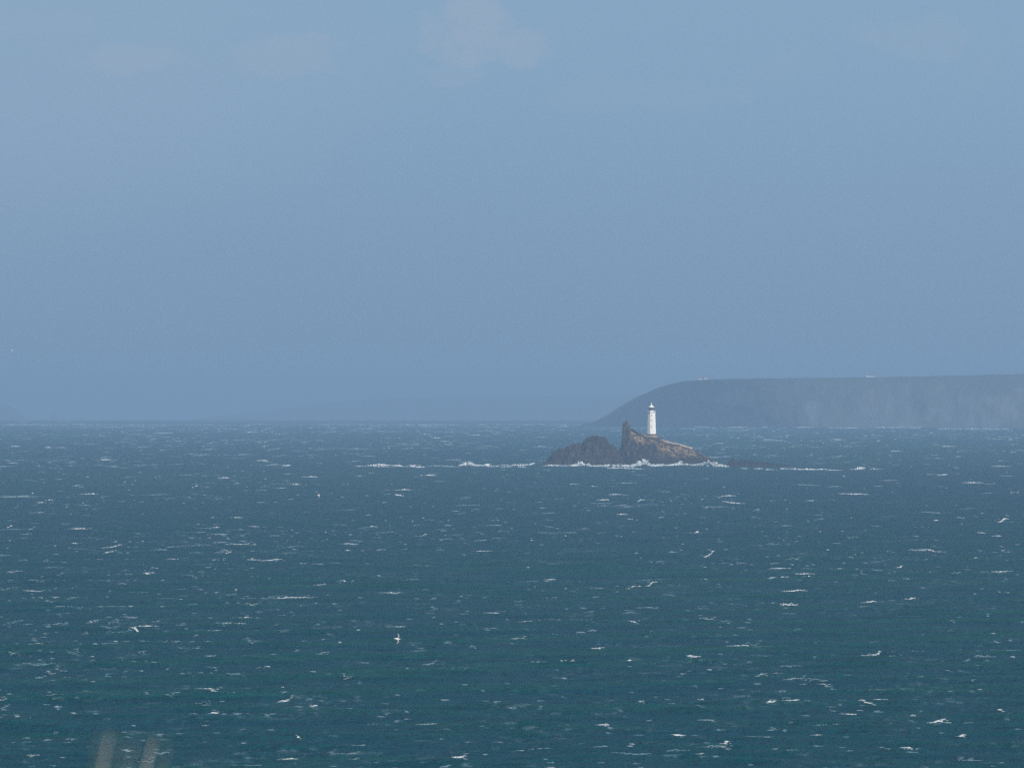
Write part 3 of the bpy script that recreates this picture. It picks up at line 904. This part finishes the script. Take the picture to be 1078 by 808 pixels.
# thin clouds, laid out by direction in the sky
tc = nt.nodes.new('ShaderNodeTexCoord')
sp = nt.nodes.new('ShaderNodeSeparateXYZ'); nt.links.new(tc.outputs['Generated'], sp.inputs[0])
nz = noise(nt, mapping(nt, tc.outputs['Generated'], (38, 38, 62)), 1.0, 6, 0.55)
nb = noise(nt, mapping(nt, tc.outputs['Generated'], (14, 14, 26)), 1.0, 3, 0.5)
band = ramp(nt, sp.outputs[2], 0.030, 0.052)
wisps = maths(nt, 'MULTIPLY', maths(nt, 'MULTIPLY', ramp(nt, nz, 0.50, 0.72), ramp(nt, nb, 0.46, 0.62)), band)
def puff(px, py, rx, ry):
    u, v = ray(px, py)
    dx = maths(nt, 'DIVIDE', maths(nt, 'SUBTRACT', sp.outputs[0], u), rx*PXA)
    dz = maths(nt, 'DIVIDE', maths(nt, 'SUBTRACT', sp.outputs[2], v), ry*PXA)
    front = ramp(nt, sp.outputs[1], 0.0, 0.1)
    r2 = maths(nt, 'ADD', maths(nt, 'MULTIPLY', dx, dx), maths(nt, 'MULTIPLY', dz, dz))
    return r2, front
nf = noise(nt, mapping(nt, tc.outputs['Generated'], (150, 150, 190)), 1.0, 6, 0.6)
cloud = maths(nt, 'MULTIPLY', wisps, 0.30)
for (px, py, rx, ry, amt) in ((200, 70, 200, 36, .35), (494, 34, 70, 44, .95), (548, 48, 44, 30, .75), (480, 78, 46, 18, .4), (130, 66, 110, 22, .8), (300, 58, 70, 32, .7), (40, 30, 90, 26, .5), (400, 40, 90, 22, .25), (960, 40, 90, 30, .35), (60, 80, 60, 16, .4), (680, 100, 130, 26, .2), (20, 15, 60, 30, .3)):
    r2, front = puff(px, py, rx, ry)
    f = maths(nt, 'SUBTRACT', maths(nt, 'ADD', maths(nt, 'MULTIPLY', nf, 2.6), -0.35), r2)
    f = ramp(nt, f, 0.0, 0.75, 0.0, amt)
    cloud = maths(nt, 'MAXIMUM', cloud, maths(nt, 'MULTIPLY', f, front))
r2, front = puff(0, 60, 520, 210)
cloud = maths(nt, 'MAXIMUM', cloud, maths(nt, 'MULTIPLY', ramp(nt, maths(nt, 'ADD', r2, maths(nt, 'MULTIPLY', nz, 0.5)), 0.1, 1.5, 0.42, 0.0), front))
# bank of blue-grey rain haze lying low all round the sky, thinning out upwards
lowb = ramp(nt, sp.outputs[2], -0.005, 0.055)
bank = mixc(nt, lowb, [c / SKY_STRENGTH for c in (0.205, 0.318, 0.470)], [c / SKY_STRENGTH for c in (0.238, 0.388, 0.550)])
patch = noise(nt, mapping(nt, tc.outputs['Generated'], (7, 7, 22)), 1.0, 3, 0.5)
bank = mixc(nt, ramp(nt, patch, 0.3, 0.7, 0.0, 0.10), bank, [c / SKY_STRENGTH for c in (0.30, 0.38, 0.52)])
thick = ramp(nt, sp.outputs[2], 0.04, 0.42, 1.0, 0.0)
skyc = mixc(nt, thick, sky.outputs[0], bank)
ccol = mixc(nt, maths(nt, 'MULTIPLY', cloud, 0.5), skyc, [c / SKY_STRENGTH for c in (0.365, 0.43, 0.55)])
nt.links.new(ccol, bg.inputs['Color'])
bg.inputs['Strength'].default_value = SKY_STRENGTH

sl = bpy.data.lights.new('sun', 'SUN'); sl.energy = 5.0; sl.angle = math.radians(0.5); sl.color = (1.0, 0.95, 0.87)
so = bpy.data.objects.new('sun', sl); COL.objects.link(so)
el, az = math.radians(SUN_EL), math.radians(SUN_AZ)
to_sun = Vector((math.sin(az)*math.cos(el), math.cos(az)*math.cos(el), math.sin(el)))
so.rotation_euler = to_sun.to_track_quat('Z', 'Y').to_euler()
so.location = (30, -30, 120)

# ------------------------------------------------------------------ camera
cam = bpy.data.cameras.new('camera')
cam.sensor_width = 36.0
cam.lens = 18.0 / math.tan(W0 * PXA / 2)
cam.clip_start, cam.clip_end = 0.5, 120000
cam.dof.use_dof = True
cam.dof.focus_distance = 5000
cam.dof.aperture_fstop = 8.0
co = bpy.data.objects.new('camera', cam); COL.objects.link(co)
co.location = (0, 0, EYE)
co.rotation_euler = (math.radians(90) + (EYEROW - H0/2) * PXA, 0, 0)
sc.camera = co

sc.view_settings.view_transform = 'Standard'
sc.view_settings.look = 'None'
sc.view_settings.exposure = 0.0
sc.view_settings.gamma = 1.0
sc.cycles.volume_bounces = 0
sc.cycles.max_bounces = 6
sc.cycles.diffuse_bounces = 2
sc.cycles.glossy_bounces = 2
sc.cycles.use_denoising = False
sc.cycles.sample_clamp_indirect = 4.0
